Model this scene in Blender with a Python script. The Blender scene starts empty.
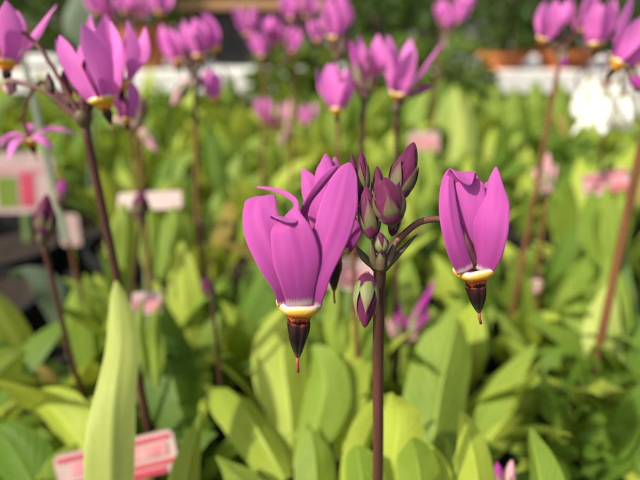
import bpy, math, random
from mathutils import Vector, Matrix, Quaternion, noise as mnoise
R = math.radians
rnd = random.Random(7)
scene = bpy.context.scene
COL = scene.collection

# ------------------------------------------------------------------ camera
CAM = Vector((0, 0, 0.295)); PITCH = R(25); FPX = 502.0
FW = Vector((0, math.cos(PITCH), -math.sin(PITCH)))
UP = Vector((0, math.sin(PITCH), math.cos(PITCH)))
RT = Vector((1, 0, 0))
def ray(px, py): return FW + RT*((px-320)/FPX) - UP*((py-240)/FPX)
def atd(px, py, d): return CAM + ray(px, py)*d            # point at a distance along the viewing axis
def atY(px, py, Y):
    r = ray(px, py); return CAM + r*(Y/r.y)
cam = bpy.data.cameras.new('camera'); co = bpy.data.objects.new('camera', cam); COL.objects.link(co)
co.location = CAM; co.rotation_euler = (R(90)-PITCH, 0, 0)
cam.sensor_width = 36; cam.lens = 36*FPX/640
cam.clip_start = 0.005; cam.clip_end = 500
cam.dof.use_dof = True; cam.dof.focus_distance = 0.112; cam.dof.aperture_fstop = 8.6; cam.dof.aperture_blades = 0
scene.camera = co

# ------------------------------------------------------------------ materials
def mat_new(name):
    m = bpy.data.materials.new(name); m.use_nodes = True
    nt = m.node_tree; nt.nodes.clear()
    out = nt.nodes.new('ShaderNodeOutputMaterial')
    return m, nt, out
class NT:
    def __init__(s, nt): s.nt = nt
    def n(s, typ, ins=None, **kw):
        nd = s.nt.nodes.new(typ)
        for k, v in kw.items(): setattr(nd, k, v)
        for k, v in (ins or {}).items():
            if hasattr(v, 'is_output') or isinstance(v, bpy.types.NodeSocket): s.nt.links.new(v, nd.inputs[k])
            else: nd.inputs[k].default_value = v
        return nd
    def math(s, op, a, b=0.0, c=0.0):
        nd = s.n('ShaderNodeMath', operation=op)
        for i, v in enumerate((a, b, c)):
            if isinstance(v, bpy.types.NodeSocket): s.nt.links.new(v, nd.inputs[i])
            else: nd.inputs[i].default_value = v
        return nd.outputs[0]
    def mix(s, f, a, b, blend='MIX'):
        nd = s.n('ShaderNodeMix', data_type='RGBA', blend_type=blend)
        for i, v in ((0, f), (6, a), (7, b)):
            if isinstance(v, bpy.types.NodeSocket): s.nt.links.new(v, nd.inputs[i])
            else: nd.inputs[i].default_value = v if i == 0 else (*v, 1)
        return nd.outputs[2]
    def ramp(s, f, stops, interp='LINEAR'):
        nd = s.n('ShaderNodeValToRGB'); cr = nd.color_ramp; cr.interpolation = interp
        while len(cr.elements) < len(stops): cr.elements.new(0.5)
        for e, (p, c) in zip(cr.elements, stops): e.position = p; e.color = (*c, 1) if len(c) == 3 else c
        s.nt.links.new(f, nd.inputs[0]); return nd.outputs[0]
    def noise(s, vec, scale, detail=2, rough=0.5):
        nd = s.n('ShaderNodeTexNoise', {'Scale': scale, 'Detail': detail, 'Roughness': rough})
        if vec is not None: s.nt.links.new(vec, nd.inputs['Vector'])
        return nd.outputs[0]
    def uv(s):
        t = s.n('ShaderNodeTexCoord'); sp = s.n('ShaderNodeSeparateXYZ', {0: t.outputs['UV']})
        return t, sp.outputs[0], sp.outputs[1]

def leaf_mat(name, dark, light, trans, transfac=0.30, rough=0.5, veins=True):
    m, nt, out = mat_new(name); N = NT(nt)
    t, u, v = N.uv()
    oi = N.n('ShaderNodeObjectInfo').outputs['Random']
    nz = N.noise(t.outputs['Object'], 60, 3)
    big = N.noise(t.outputs['Object'], 16, 2)
    f = N.math('ADD', N.math('MULTIPLY', oi, 0.55), N.math('MULTIPLY', big, 0.6))
    f = N.math('SUBTRACT', f, 0.1)
    f.node.use_clamp = True
    col = N.mix(f, dark, light)
    col = N.mix(N.math('MULTIPLY', nz, 0.35), col, tuple(c*0.55 for c in dark))
    # midrib and side veins
    au = N.math('ABSOLUTE', N.math('SUBTRACT', u, 0.5))
    mid = N.math('SUBTRACT', 1.0, N.math('MULTIPLY', au, 26)); mid.node.use_clamp = True
    side = N.math('SINE', N.math('MULTIPLY', N.math('SUBTRACT', v, N.math('MULTIPLY', au, 0.55)), 75))
    side = N.math('POWER', N.math('MAXIMUM', side, 0.0), 10)
    vein = N.math('MAXIMUM', mid, N.math('MULTIPLY', side, 0.35))
    col = N.mix(N.math('MULTIPLY', vein, 0.62 if veins else 0.06), col, tuple(min(1, c*1.5+0.03) for c in light))
    if not veins:
        cs = N.n('ShaderNodeCombineXYZ', {0: N.math('MULTIPLY', u, 28), 1: N.math('MULTIPLY', v, 1.5)})
        col = N.mix(N.math('MULTIPLY', N.noise(cs.outputs[0], 1.0, 3), 0.45), col, tuple(c*0.75 for c in dark))
    # paler edge and base
    edge = N.math('MULTIPLY', N.math('SUBTRACT', au, 0.46), 25); edge.node.use_clamp = True
    col = N.mix(N.math('MULTIPLY', edge, 0.35), col, tuple(min(1, c*1.4) for c in light))
    tr = N.mix(N.math('MULTIPLY', vein, 0.3), trans, tuple(c*0.6 for c in trans))
    tr = N.mix(N.math('MULTIPLY', nz, 0.4), tr, tuple(c*0.6 for c in trans))
    fine = N.noise(t.outputs['Object'], 420, 3, .6)
    spot = N.ramp(N.noise(t.outputs['Object'], 150, 2), [(.68, (0, 0, 0)), (.76, (1, 1, 1))])
    col = N.mix(N.math('MULTIPLY', spot, 0.4), col, tuple(c*f for c, f in zip(light, (1.15, .95, .8))))
    col = N.mix(N.math('MULTIPLY', fine, 0.28), col, tuple(c*0.6 for c in dark))
    bump = N.n('ShaderNodeBump', {'Strength': 0.55 if veins else 0.3, 'Distance': 0.0011, 'Height': N.math('ADD', N.math('ADD', N.math('MULTIPLY', nz, 0.9), N.math('MULTIPLY', fine, 0.35)), N.math('MULTIPLY', vein, -0.8 if veins else -0.05))})
    p = N.n('ShaderNodeBsdfPrincipled', {'Base Color': col, 'Roughness': rough, 'Normal': bump.outputs[0]})
    p.inputs['Specular IOR Level'].default_value = 0.22
    tl = N.n('ShaderNodeBsdfTranslucent', {'Color': tr, 'Normal': bump.outputs[0]})
    mx = N.n('ShaderNodeMixShader', {0: transfac, 1: p.outputs[0], 2: tl.outputs[0]})
    nt.links.new(mx.outputs[0], out.inputs[0]); return m

def petal_mat(name, c0, c1, base=True, transfac=0.36, tcol=None):
    m, nt, out = mat_new(name); N = NT(nt)
    t, u, v = N.uv()
    oi = N.n('ShaderNodeObjectInfo').outputs['Random']
    cx = N.n('ShaderNodeCombineXYZ', {0: N.math('MULTIPLY', u, 34), 1: N.math('MULTIPLY', v, 2.2), 2: N.math('MULTIPLY', oi, 9)})
    streak = N.noise(cx.outputs[0], 1.0, 2)
    cx2 = N.n('ShaderNodeCombineXYZ', {0: N.math('MULTIPLY', u, 3), 1: N.math('MULTIPLY', v, 4), 2: N.math('MULTIPLY', oi, 5)})
    blot = N.noise(cx2.outputs[0], 1.0, 3)
    f = N.math('ADD', N.math('MULTIPLY', streak, 0.28), N.math('MULTIPLY', blot, 0.75)); f = N.math('SUBTRACT', f, 0.05); f.node.use_clamp = True
    col = N.mix(f, c0, c1)
    if base:
        vv = N.math('ADD', v, N.math('MULTIPLY', N.math('SUBTRACT', streak, 0.5), 0.07))
        bf = N.ramp(vv, [(0.0, (1, 1, 1)), (0.032, (1, 1, 1)), (0.055, (0, 0, 0))])
        col = N.mix(bf, col, (0.85, 0.76, 0.62))
        dk = N.ramp(vv, [(0.07, (0.35, 0.35, 0.35)), (0.35, (0, 0, 0))])
        col = N.mix(dk, col, tuple(c*0.55 for c in c0))
    tipf = N.math('MULTIPLY', N.math('POWER', N.math('MAXIMUM', v, 0.0), 1.6), 0.38)
    if base: col = N.mix(tipf, col, tuple(min(1, c*1.12+.06) for c in c1))
    ed = N.math('MULTIPLY', N.math('SUBTRACT', N.math('ABSOLUTE', N.math('SUBTRACT', u, 0.5)), 0.44), 12); ed.node.use_clamp = True
    col = N.mix(N.math('MULTIPLY', ed, 0.35), col, tuple(min(1, c*1.1+.05) for c in c1))
    bump = N.n('ShaderNodeBump', {'Strength': 0.12, 'Distance': 0.0003, 'Height': streak})
    p = N.n('ShaderNodeBsdfPrincipled', {'Base Color': col, 'Roughness': 0.62, 'Normal': bump.outputs[0]})
    p.inputs['Specular IOR Level'].default_value = 0.16
    p.inputs['Sheen Weight'].default_value = 0.15
    if tcol is None: tcc = N.mix(0.35, col, c1)
    else: tcc = N.mix(0.5, col, tcol)
    tl = N.n('ShaderNodeBsdfTranslucent', {'Color': tcc})
    mx = N.n('ShaderNodeMixShader', {0: transfac, 1: p.outputs[0], 2: tl.outputs[0]})
    nt.links.new(mx.outputs[0], out.inputs[0]); return m

def simple_mat(name, c0, c1, scale=40, rough=0.6, bump=0.2, bd=0.001, spec=0.4, detail=3, stretch=None):
    m, nt, out = mat_new(name); N = NT(nt)
    t = N.n('ShaderNodeTexCoord'); vec = t.outputs['Object']
    if stretch:
        mp = N.n('ShaderNodeMapping', {0: vec}); mp.inputs['Scale'].default_value = stretch; vec = mp.outputs[0]
    nz = N.noise(vec, scale, detail)
    col = N.ramp(nz, [(0.3, c0), (0.7, c1)])
    b = N.n('ShaderNodeBump', {'Strength': bump, 'Distance': bd, 'Height': nz})
    p = N.n('ShaderNodeBsdfPrincipled', {'Base Color': col, 'Roughness': rough, 'Normal': b.outputs[0]})
    p.inputs['Specular IOR Level'].default_value = spec
    nt.links.new(p.outputs[0], out.inputs[0]); return m

def v_ramp_mat(name, stops, wob=0.04, freq=14, rough=0.5, lines=None):
    """colour along v with a wavy boundary round u; optional dark red wavy lines"""
    m, nt, out = mat_new(name); N = NT(nt)
    t, u, v = N.uv()
    ang = N.math('MULTIPLY', u, 6.28318)
    cx = N.n('ShaderNodeCombineXYZ', {0: N.math('MULTIPLY', N.math('COSINE', ang), freq/6), 1: N.math('MULTIPLY', N.math('SINE', ang), freq/6), 2: N.math('MULTIPLY', v, 1.2)})
    nz = N.noise(cx.outputs[0], 1.5, 3)
    zig = N.math('PINGPONG', N.math('MULTIPLY', u, freq), 1.0)
    vv = N.math('ADD', v, N.math('ADD', N.math('MULTIPLY', N.math('SUBTRACT', nz, 0.5), wob*2.2), N.math('MULTIPLY', N.math('SUBTRACT', zig, 0.5), wob)))
    col = N.ramp(vv, stops)
    b = N.n('ShaderNodeBump', {'Strength': 0.3, 'Distance': 0.0005, 'Height': nz})
    p = N.n('ShaderNodeBsdfPrincipled', {'Base Color': col, 'Roughness': rough, 'Normal': b.outputs[0]})
    p.inputs['Specular IOR Level'].default_value = 0.3
    nt.links.new(p.outputs[0], out.inputs[0]); return m

M = {}
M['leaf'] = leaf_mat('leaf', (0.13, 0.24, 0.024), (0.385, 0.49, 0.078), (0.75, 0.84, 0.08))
M['leaf_sunlit'] = leaf_mat('leaf_sunlit', (0.34, 0.46, 0.045), (0.54, 0.63, 0.10), (0.82, 0.90, 0.10), 0.34)  # lighter leaf copy; the luminous sunlit look is put into its colour
M['leaf_old'] = leaf_mat('leaf_old', (0.30, 0.22, 0.05), (0.50, 0.42, 0.10), (0.6, 0.5, 0.1), 0.3)
M['leaf_pale'] = leaf_mat('leaf_pale', (0.44, 0.53, 0.12), (0.58, 0.66, 0.20), (0.75, 0.80, 0.16), 0.3, veins=False)
M['leaf_dark'] = leaf_mat('leaf_dark', (0.065, 0.15, 0.014), (0.17, 0.285, 0.030), (0.5, 0.62, 0.05), 0.3)  # darker leaf copy; shade between the lit leaves is put into its colour
M['leaf_grey'] = leaf_mat('leaf_grey', (0.12, 0.17, 0.10), (0.19, 0.25, 0.15), (0.2, 0.3, 0.1), 0.25)
M['shrub'] = leaf_mat('shrub', (0.03, 0.075, 0.015), (0.09, 0.16, 0.03), (0.2, 0.3, 0.03), 0.3, veins=False)
M['shrub_mid'] = leaf_mat('shrub_mid', (0.06, 0.13, 0.016), (0.20, 0.30, 0.04), (0.5, 0.6, 0.05), 0.3, veins=False)
M['petal'] = petal_mat('petal', (0.44, 0.042, 0.315), (0.61, 0.13, 0.48))
M['petal_far_lit'] = petal_mat('petal_far_lit', (0.74, 0.11, 0.54), (0.86, 0.27, 0.70))  # brighter copy of petal; stronger sun on the rear flowers put into the colour
M['petal_deep'] = petal_mat('petal_deep', (0.42, 0.03, 0.32), (0.60, 0.08, 0.48), base=False)
M['petal_white'] = petal_mat('petal_white', (0.90, 0.88, 0.80), (0.95, 0.93, 0.87), base=False, transfac=.3)
M['bud'] = petal_mat('bud', (0.060, 0.006, 0.026), (0.18, 0.020, 0.092), base=False, transfac=0.12)
M['bud_pink'] = petal_mat('bud_pink', (0.62, 0.28, 0.36), (0.75, 0.45, 0.45), base=False, transfac=0.2)
M['sepal'] = v_ramp_mat('sepal', [(0.0, (0.075, 0.105, 0.028)), (0.45, (0.125, 0.125, 0.05)), (0.75, (0.12, 0.065, 0.045)), (1.0, (0.11, 0.028, 0.035))], 0.12, 5, 0.55)
M['sepal_green'] = v_ramp_mat('sepal_green', [(0.0, (0.12, 0.20, 0.04)), (0.6, (0.20, 0.22, 0.09)), (1.0, (0.22, 0.12, 0.09))], 0.12, 5, 0.55)
M['collar'] = v_ramp_mat('collar', [(0.0, (0.55, 0.10, 0.42)), (0.10, (0.66, 0.56, 0.46)), (0.24, (0.70, 0.60, 0.38)), (0.31, (0.74, 0.46, 0.06)),
                                     (0.54, (0.80, 0.36, 0.02)), (0.63, (0.74, 0.22, 0.02)), (0.68, (0.20, 0.012, 0.012)), (0.75, (0.66, 0.17, 0.02)), (0.82, (0.36, 0.06, 0.012)), (0.90, (0.03, 0.006, 0.008))], 0.16, 10, 0.75)
M['collar_far'] = v_ramp_mat('collar_far', [(0.0, (0.86, 0.70, 0.50)), (0.20, (0.88, 0.78, 0.50)), (0.32, (0.86, 0.56, 0.07)), (0.62, (0.86, 0.42, 0.02)), (0.86, (0.80, 0.26, 0.02)), (0.96, (0.15, 0.02, 0.012))], 0.08, 10, 0.45)
M['cone'] = v_ramp_mat('cone', [(0.0, (0.20, 0.04, 0.012)), (0.08, (0.03, 0.007, 0.008)), (0.5, (0.012, 0.007, 0.008)), (0.8, (0.03, 0.024, 0.015)), (1.0, (0.16, 0.13, 0.06))], 0.05, 5, 0.5)
M['style'] = simple_mat('style', (0.30, 0.05, 0.05), (0.42, 0.11, 0.08), 300, 0.45)
M['stalk'] = simple_mat('stalk', (0.062, 0.026, 0.020), (0.115, 0.046, 0.032), 250, 0.5, 0.25, 0.0004, 0.35, 3, (1, 1, 0.12))
M['stalk_warm'] = simple_mat('stalk_warm', (0.145, 0.060, 0.028), (0.25, 0.105, 0.045), 250, 0.5, 0.2, 0.0004, 0.35, 3, (1, 1, 0.12))
M['pedicel'] = simple_mat('pedicel', (0.10, 0.028, 0.035), (0.16, 0.075, 0.05), 260, 0.5, 0.2, 0.0003)
M['bract'] = simple_mat('bract', (0.075, 0.085, 0.03), (0.13, 0.075, 0.045), 220, 0.55, 0.3, 0.0004)
M['pot_black'] = simple_mat('pot_black', (0.012, 0.013, 0.014), (0.022, 0.023, 0.025), 90, 0.42, 0.1)
M['soil'] = simple_mat('soil', (0.010, 0.007, 0.005), (0.055, 0.036, 0.022), 260, 0.95, 1.0, 0.004)
M['terracotta'] = simple_mat('terracotta', (0.55, 0.15, 0.045), (0.70, 0.24, 0.09), 30, 0.85, 0.2)
M['white_board'] = simple_mat('white_board', (0.84, 0.83, 0.78), (0.90, 0.89, 0.86), 18, 0.6, 0.1)
M['wood'] = simple_mat('wood', (0.36, 0.19, 0.09), (0.50, 0.29, 0.15), 25, 0.7, 0.2, 0.001, 0.3, 4, (0.3, 4, 4))
M['mat'] = simple_mat('bench_mat', (0.012, 0.013, 0.012), (0.035, 0.036, 0.032), 180, 0.9, 0.5, 0.002)
M['metal'] = simple_mat('metal', (0.30, 0.31, 0.32), (0.42, 0.43, 0.44), 60, 0.45, 0.1)
M['card'] = simple_mat('label_card', (0.40, 0.27, 0.25), (0.52, 0.39, 0.36), 60, 0.35, 0.05)
M['pink_print'] = simple_mat('label_pink', (0.46, 0.13, 0.17), (0.60, 0.30, 0.31), 140, 0.35, 0.05)
M['red_print'] = simple_mat('label_red', (0.42, 0.03, 0.07), (0.52, 0.07, 0.12), 90, 0.35, 0.05)
M['stem_green'] = simple_mat('label_stem', (0.08, 0.15, 0.03), (0.15, 0.24, 0.05), 60, 0.5, 0.05)
M['gravel'] = simple_mat('gravel', (0.10, 0.09, 0.08), (0.24, 0.22, 0.19), 30, 0.95, 0.8, 0.02)
M['bark'] = simple_mat('bark', (0.06, 0.04, 0.025), (0.12, 0.08, 0.05), 60, 0.9, 0.5, 0.003)
M['blade'] = leaf_mat('grass_blade', (0.36, 0.42, 0.28), (0.48, 0.54, 0.38), (0.4, 0.45, 0.25), 0.25, veins=False)

# ------------------------------------------------------------------ mesh helpers
class MB:
    def __init__(s): s.v = []; s.f = []; s.uv = []
    def grid(s, rows, uvs, closed=False, flip=False):
        b = len(s.v); n = len(rows[0])
        for r, ur in zip(rows, uvs): s.v += [tuple(p) for p in r]; s.uv += ur
        for i in range(len(rows)-1):
            for j in range(n if closed else n-1):
                a = b+i*n+j; c = b+i*n+(j+1) % n
                q = (a, c, c+n, a+n)
                s.f.append(q[::-1] if flip else q)
    def fan(s, ring_start, n, p, uv, flip=False):
        k = len(s.v); s.v.append(tuple(p)); s.uv.append(uv)
        for j in range(n):
            q = (ring_start+j, ring_start+(j+1) % n, k); s.f.append(q[::-1] if flip else q)
    def tube(s, pts, rads, n=10, cap=True):
        pts = [Vector(p) for p in pts]; rows = []; uvs = []
        T0 = (pts[1]-pts[0]).normalized(); X = T0.orthogonal().normalized()
        for i, p in enumerate(pts):
            T = (pts[min(i+1, len(pts)-1)]-pts[max(i-1, 0)]).normalized()
            X = (X - T*X.dot(T)).normalized(); Yv = T.cross(X)
            rows.append([p+(X*math.cos(2*math.pi*j/n)+Yv*math.sin(2*math.pi*j/n))*rads[i] for j in range(n)])
            uvs.append([(j/n, i/(len(pts)-1)) for j in range(n)])
        b = len(s.v); s.grid(rows, uvs, True)
        if cap:
            s.fan(b, n, pts[0]-T0*rads[0]*0.4, (0.5, 0), True)
            s.fan(b+(len(pts)-1)*n, n, pts[-1]+T*rads[-1]*0.5, (0.5, 1))
    def box(s, c, size, rot=None):
        c = Vector(c); b = len(s.v)
        for dx in (-.5, .5):
            for dy in (-.5, .5):
                for dz in (-.5, .5):
                    p = Vector((dx*size[0], dy*size[1], dz*size[2]))
                    if rot: p = rot @ p
                    s.v.append(tuple(c+p)); s.uv.append((dx+.5, dz+.5))
        for q in ((0, 1, 3, 2), (4, 6, 7, 5), (0, 4, 5, 1), (2, 3, 7, 6), (0, 2, 6, 4), (1, 5, 7, 3)): s.f.append(tuple(b+i for i in q))
    def lathe(s, prof, n=24, fn=None, axis=None, org=(0, 0, 0)):
        """prof: (r, z, v)"""
        rows = []; uvs = []; org = Vector(org)
        for r, z, v in prof:
            row = []
            for j in range(n):
                a = 2*math.pi*j/n; rr = r*(fn(a, v) if fn else 1)
                row.append(org+Vector((rr*math.cos(a), rr*math.sin(a), z)))
            rows.append(row); uvs.append([(j/n, v) for j in range(n)])
        s.grid(rows, uvs, True)
    def data(s, name, smooth=True):
        me = bpy.data.meshes.new(name); me.from_pydata(s.v, [], s.f)
        ul = me.uv_layers.new(name='UVMap')
        li = [0]*len(me.loops); me.loops.foreach_get('vertex_index', li)
        flat = []
        for i in li: flat += s.uv[i]
        ul.data.foreach_set('uv', flat)
        if smooth: me.polygons.foreach_set('use_smooth', [True]*len(me.polygons))
        me.update(); return me
def obj(name, me, mat, parent=None, mtx=None, solid=0):
    if isinstance(me, MB): me = me.data(name)
    if mat is not None and not me.materials: me.materials.append(mat)
    o = bpy.data.objects.new(name, me); COL.objects.link(o)
    if parent is not None: o.parent = parent
    if mtx is not None: o.matrix_local = mtx
    if solid:
        md = o.modifiers.new('thickness', 'SOLIDIFY'); md.thickness = solid; md.offset = 0
    return o
def tag(o, label, cat, group=None):
    o['label'] = label; o['category'] = cat
    if group: o['group'] = group
    return o
def thing(name, label, cat, loc, group=None):
    o = bpy.data.objects.new(name, None); COL.objects.link(o); o.location = loc; o.empty_display_size = 0.02
    return tag(o, label, cat, group)
def bevel(o, w, seg=2):
    md = o.modifiers.new('bevel', 'BEVEL'); md.width = w; md.segments = seg; md.limit_method = 'ANGLE'; return o

def spline(P, n):
    """Catmull-Rom through rows of numbers"""
    out = []; k = len(P)
    for i in range(n):
        t = i/(n-1)*(k-1); a = min(int(t), k-2); f = t-a
        p0, p1, p2, p3 = P[max(a-1, 0)], P[a], P[a+1], P[min(a+2, k-1)]
        out.append([0.5*(2*b+(c-a_)*f+(2*a_-5*b+4*c-d)*f*f+(3*b-a_-3*c+d)*f**3) for a_, b, c, d in zip(p0, p1, p2, p3)])
    return out

def ribbon(ctrl, d0, org, n=22, m=9, cup=0.18, ripple=0.0, seed=0, fold=0.0, crease=0.0):
    """ctrl rows: (px, py, extra depth m, width px, twist deg); returns MB in coordinates relative to org"""
    S = spline([list(c) for c in ctrl], n); mb = MB(); rows = []; uvs = []
    P = [atd(s[0], s[1], d0+s[2]) for s in S]; base = None
    for i, s in enumerate(S):
        T = (P[min(i+1, n-1)]-P[max(i-1, 0)]).normalized()
        if base is None: base = T.cross((P[i]-CAM).normalized())
        base = (base-T*base.dot(T)).normalized()
        side = Quaternion(T, R(s[4])) @ base
        nor = side.cross(T).normalized()
        w = max(s[3], 0.3)*(d0+s[2])/FPX
        row = []
        for j in range(m):
            u = j/(m-1); k = 2*u-1
            off = cup*w*(k*k-0.4) + fold*w*abs(k)
            off += ripple*w*abs(k)**1.5*math.sin(i/n*9+seed+(3 if k > 0 else 0))
            if crease:
                tt = i/(n-1); pf = mnoise.noise(Vector((k*1.5+seed*3.1, tt*1.6, seed*1.7)))*.55+mnoise.noise(Vector((k*3.5+seed, tt*3.2, 4.2+seed)))*.22
                off += crease*w*pf*min(1, tt*5)-crease*.5*w*math.exp(-(k*7)**2)*min(1, tt*3)*(1-tt)
                k2 = k*(1+.06*mnoise.noise(Vector((tt*7, seed*2.3, 2 if k > 0 else 7)))*min(1, tt*4))
            else: k2 = k
            row.append(P[i]+side*(k2*w/2)+nor*off-org)
        rows.append(row); uvs.append([(j/(m-1), i/(n-1)) for j in range(m)])
    mb.grid(rows, uvs); return mb

def path_tube(ctrl, rads, n=24, sides=10, org=Vector((0, 0, 0))):
    S = spline([list(c)+[r] for c, r in zip(ctrl, rads)], n); mb = MB()
    mb.tube([Vector(s[:3])-org for s in S], [s[3] for s in S], sides); return mb

def frame(axis, roll=0.0):
    """rotation taking local +z to axis"""
    q = Vector((0, 0, 1)).rotation_difference(Vector(axis).normalized())
    return q.to_matrix().to_4x4() @ Matrix.Rotation(roll, 4, 'Z')

# ------------------------------------------------------------------ flower pieces (local: cone hangs to -z, petals sweep up +z)
def collar_data(r=0.0042):
    mb = MB()
    prof = [(0.70, .10, 0), (0.86, .14, .06), (0.96, .12, .16), (1.02, .02, .27), (1.01, -.12, .38), (0.95, -.24, .46), (0.83, -.35, .54), (0.70, -.44, .62), (0.60, -.54, .70), (0.54, -.68, .82), (0.47, -.88, 0.95), (0.2, -.95, 1.0)]
    mb.lathe([(a*r, b*r, v) for a, b, v in prof], 30, lambda a, v: 1+0.05*math.cos(5*a)*(1-v))
    return mb.data('flower')
def cone_data(L=0.0085, r=0.0020):
    mb = MB()
    prof = [(1.0, 0), (1.06, .12), (1.0, .3), (.82, .5), (.60, .7), (.40, .86), (.26, .96), (.12, 1.0)]
    mb.lathe([(a*r, -b*L, b) for a, b in prof], 30, lambda a, v: (1+0.34*math.sqrt(abs(math.cos(2.5*a)))-0.28)*(1+.04*math.sin(9*v+3*a)))
    return mb.data('anther_cone')
def style_data(L=0.0036, r=0.00032):
    mb = MB(); mb.tube([(0, 0, 0.001), (0, 0, -L*.5), (0.0002, 0, -L)], [r*1.2, r, r*.9], 8); return mb.data('style')
D_COLLAR = collar_data(); D_COLLAR_F = collar_data(.0047); D_COLLAR_F.materials.append(M['collar_far']); D_COLLAR_W = collar_data(.0036); D_COLLAR_W.materials.append(M['sepal_green']); D_CONE = cone_data(); D_STYLE = style_data()
for d_, m_ in ((D_COLLAR, 'collar'), (D_CONE, 'cone'), (D_STYLE, 'style')): d_.materials.append(M[m_])

def gen_petal(kind, seed):
    r = random.Random(seed); mb = MB(); n, m = 18, 7
    L = 0.026*r.uniform(.92, 1.08); W = 0.0108*r.uniform(.9, 1.1)
    tw = r.uniform(-25, 25) if kind != 'star' else r.uniform(-50, 50)
    prof = {'tulip': [(.0036, 0), (.0048, .004), (.0062, .010), (.0078, .017), (.0088, .025)],
            'open':  [(.0036, 0), (.0050, .004), (.0072, .010), (.0108, .017), (.0150, .024)],
            'star':  [(.0032, .001), (.0065, .003), (.0120, .003), (.0170, .0005), (.0215, -.005)],
            'closed': [(.0034, 0), (.0044, .004), (.0054, .011), (.0056, .018), (.0042, .026)]}[kind]
    k = r.uniform(.85, 1.2)
    P = spline([[a*(1 if i < 2 else k), b*L/.026] for i, (a, b) in enumerate(prof)], n)
    wp = spline([[.50], [.58], [.80], [1.0], [.80], [.06]], n)
    rows = []; uvs = []; sway = r.uniform(-.004, .004)
    for i in range(n):
        t = i/(n-1); x, z = P[i]; w = wp[i][0]*W*(.6 if kind == 'star' else 1)
        x2, z2 = P[min(i+1, n-1)]; x1, z1 = P[max(i-1, 0)]
        T = Vector((x2-x1, 0, z2-z1)).normalized(); side = Quaternion(T, R(tw*t*t)) @ Vector((0, 1, 0)); nor = side.cross(T)
        c = Vector((x, sway*t*t, z)); row = []
        for j in range(m):
            q = 2*j/(m-1)-1
            row.append(c+side*(q*w/2)-nor*(0.22*w*q*q*(1-.4*t))*(-1 if True else 1)+nor*0.06*w*math.sin(7*t+seed+2*q)*abs(q))
        rows.append(row); uvs.append([(j/(m-1), t) for j in range(m)])
    mb.grid(rows, uvs); return mb.data('petal')
D_PETAL = {k: [gen_petal(k, 10*i+hash_) for i in range(6)] for k, hash_ in (('tulip', 1), ('open', 2), ('star', 3), ('closed', 4))}
D_PETAL_W = [d.copy() for d in D_PETAL['tulip'][:3]+D_PETAL['open'][:3]]
for k in D_PETAL:
    for d_ in D_PETAL[k]: d_.materials.append(M['petal_far_lit'])
for d_ in D_PETAL_W: d_.materials.append(M['petal_white'])

def gen_flower(parent, pos, axis_up, kind, scale, r, white=False, cone=True):
    """pos is relative to parent; axis_up: direction the petals sweep"""
    scale *= .86 if (pos+parent.location-CAM).length > .24 and not white else 1
    mtx = Matrix.Translation(pos) @ frame(axis_up, r.uniform(0, 6.28)) @ Matrix.Scale(scale, 4)
    fl = obj('flower', D_COLLAR_W if white else D_COLLAR_F, None, parent, mtx)
    for i in range(5):
        src = D_PETAL_W if white else D_PETAL[kind]
        obj('petal', r.choice(src), None, fl, Matrix.Rotation(i*2*math.pi/5+r.uniform(-.15, .15), 4, 'Z') @ Matrix.Rotation(R(r.uniform(-7, 7)), 4, 'Y') @ Matrix.Scale(r.uniform(.9, 1.08), 4))
    if cone:
        obj('anther_cone', D_CONE, None, fl, Matrix.Translation((0, 0, -.0045)) @ Matrix.Diagonal((.85, .85, .62, 1)))
        obj('style', D_STYLE, None, fl, Matrix.Translation((0, 0, -.0096)))
    return fl

def bud_data(tw=1.2, seed=0, n=30):
    """unit bud along +z, length 1, half-width 1 (scaled later)"""
    mb = MB(); prof = [(0.10, 0), (.55, .06), (.86, .16), (1.0, .32), (.98, .48), (.86, .62), (.66, .77), (.44, .88), (.22, .96), (.02, 1.0)]
    S = spline([list(p) for p in prof], 22); rows = []; uvs = []
    for rr, z in S:
        row = []
        for j in range(n):
            a = 2*math.pi*j/n; ph = 5*(a+tw*z)+seed
            s_ = (ph/(2*math.pi)) % 1.0                         # overlapping petal folds
            k = 1+0.22*(s_-.5)*min(1, z*4)
            row.append(Vector((rr*k*math.cos(a), rr*k*math.sin(a), z)))
        rows.append(row); uvs.append([(j/n, z) for j in range(n)])
    mb.grid(rows, uvs, True); return mb
def calyx_data(h=0.6, seed=0, wk=1.0):
    """five sepals hugging the lower part of a unit bud"""
    mb = MB(); r = random.Random(seed)
    prof = spline([[0.12], [.62], [.93], [1.06], [1.07], [.94], [.74]], 40)
    for k in range(5):
        a0 = k*2*math.pi/5+r.uniform(-.1, .1)+seed; hh = h*r.uniform(.85, 1.12); rows = []; uvs = []; n, m = 12, 7
        for i in range(n):
            t = i/(n-1); z = t*hh-.01
            rr = prof[min(39, max(0, int(z/.75*39)))][0]*1.09+0.05+0.25*max(0, t-.75)
            wa = 0.66*wk*(1-max(0, (t-.28)/.72)**1.15)+.015
            rows.append([Vector((rr*(1-.05*abs(q))*math.cos(a0+q*wa), rr*(1-.05*abs(q))*math.sin(a0+q*wa), z)) for q in [2*j/(m-1)-1 for j in range(m)]])
            uvs.append([(j/(m-1), t) for j in range(m)])
        mb.grid(rows, uvs)
    return mb
D_BUD = [bud_data(1.2, i).data('bud') for i in range(3)]; D_CAL = [calyx_data(.66+.06*i, i).data('calyx') for i in range(3)]; D_CALL = calyx_data(.86, 4, 1.08).data('calyx'); D_CALL.materials.append(M['sepal_green'])
D_BUDP = [d.copy() for d in D_BUD]; D_BUDD = [d.copy() for d in D_BUD]; D_CALG = [d.copy() for d in D_CAL]
for ds, m_ in ((D_BUD, 'bud'), (D_CAL, 'sepal'), (D_BUDP, 'bud_pink'), (D_BUDD, 'petal_deep'), (D_CALG, 'sepal_green')):
    for d_ in ds: d_.materials.append(M[m_])
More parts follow.
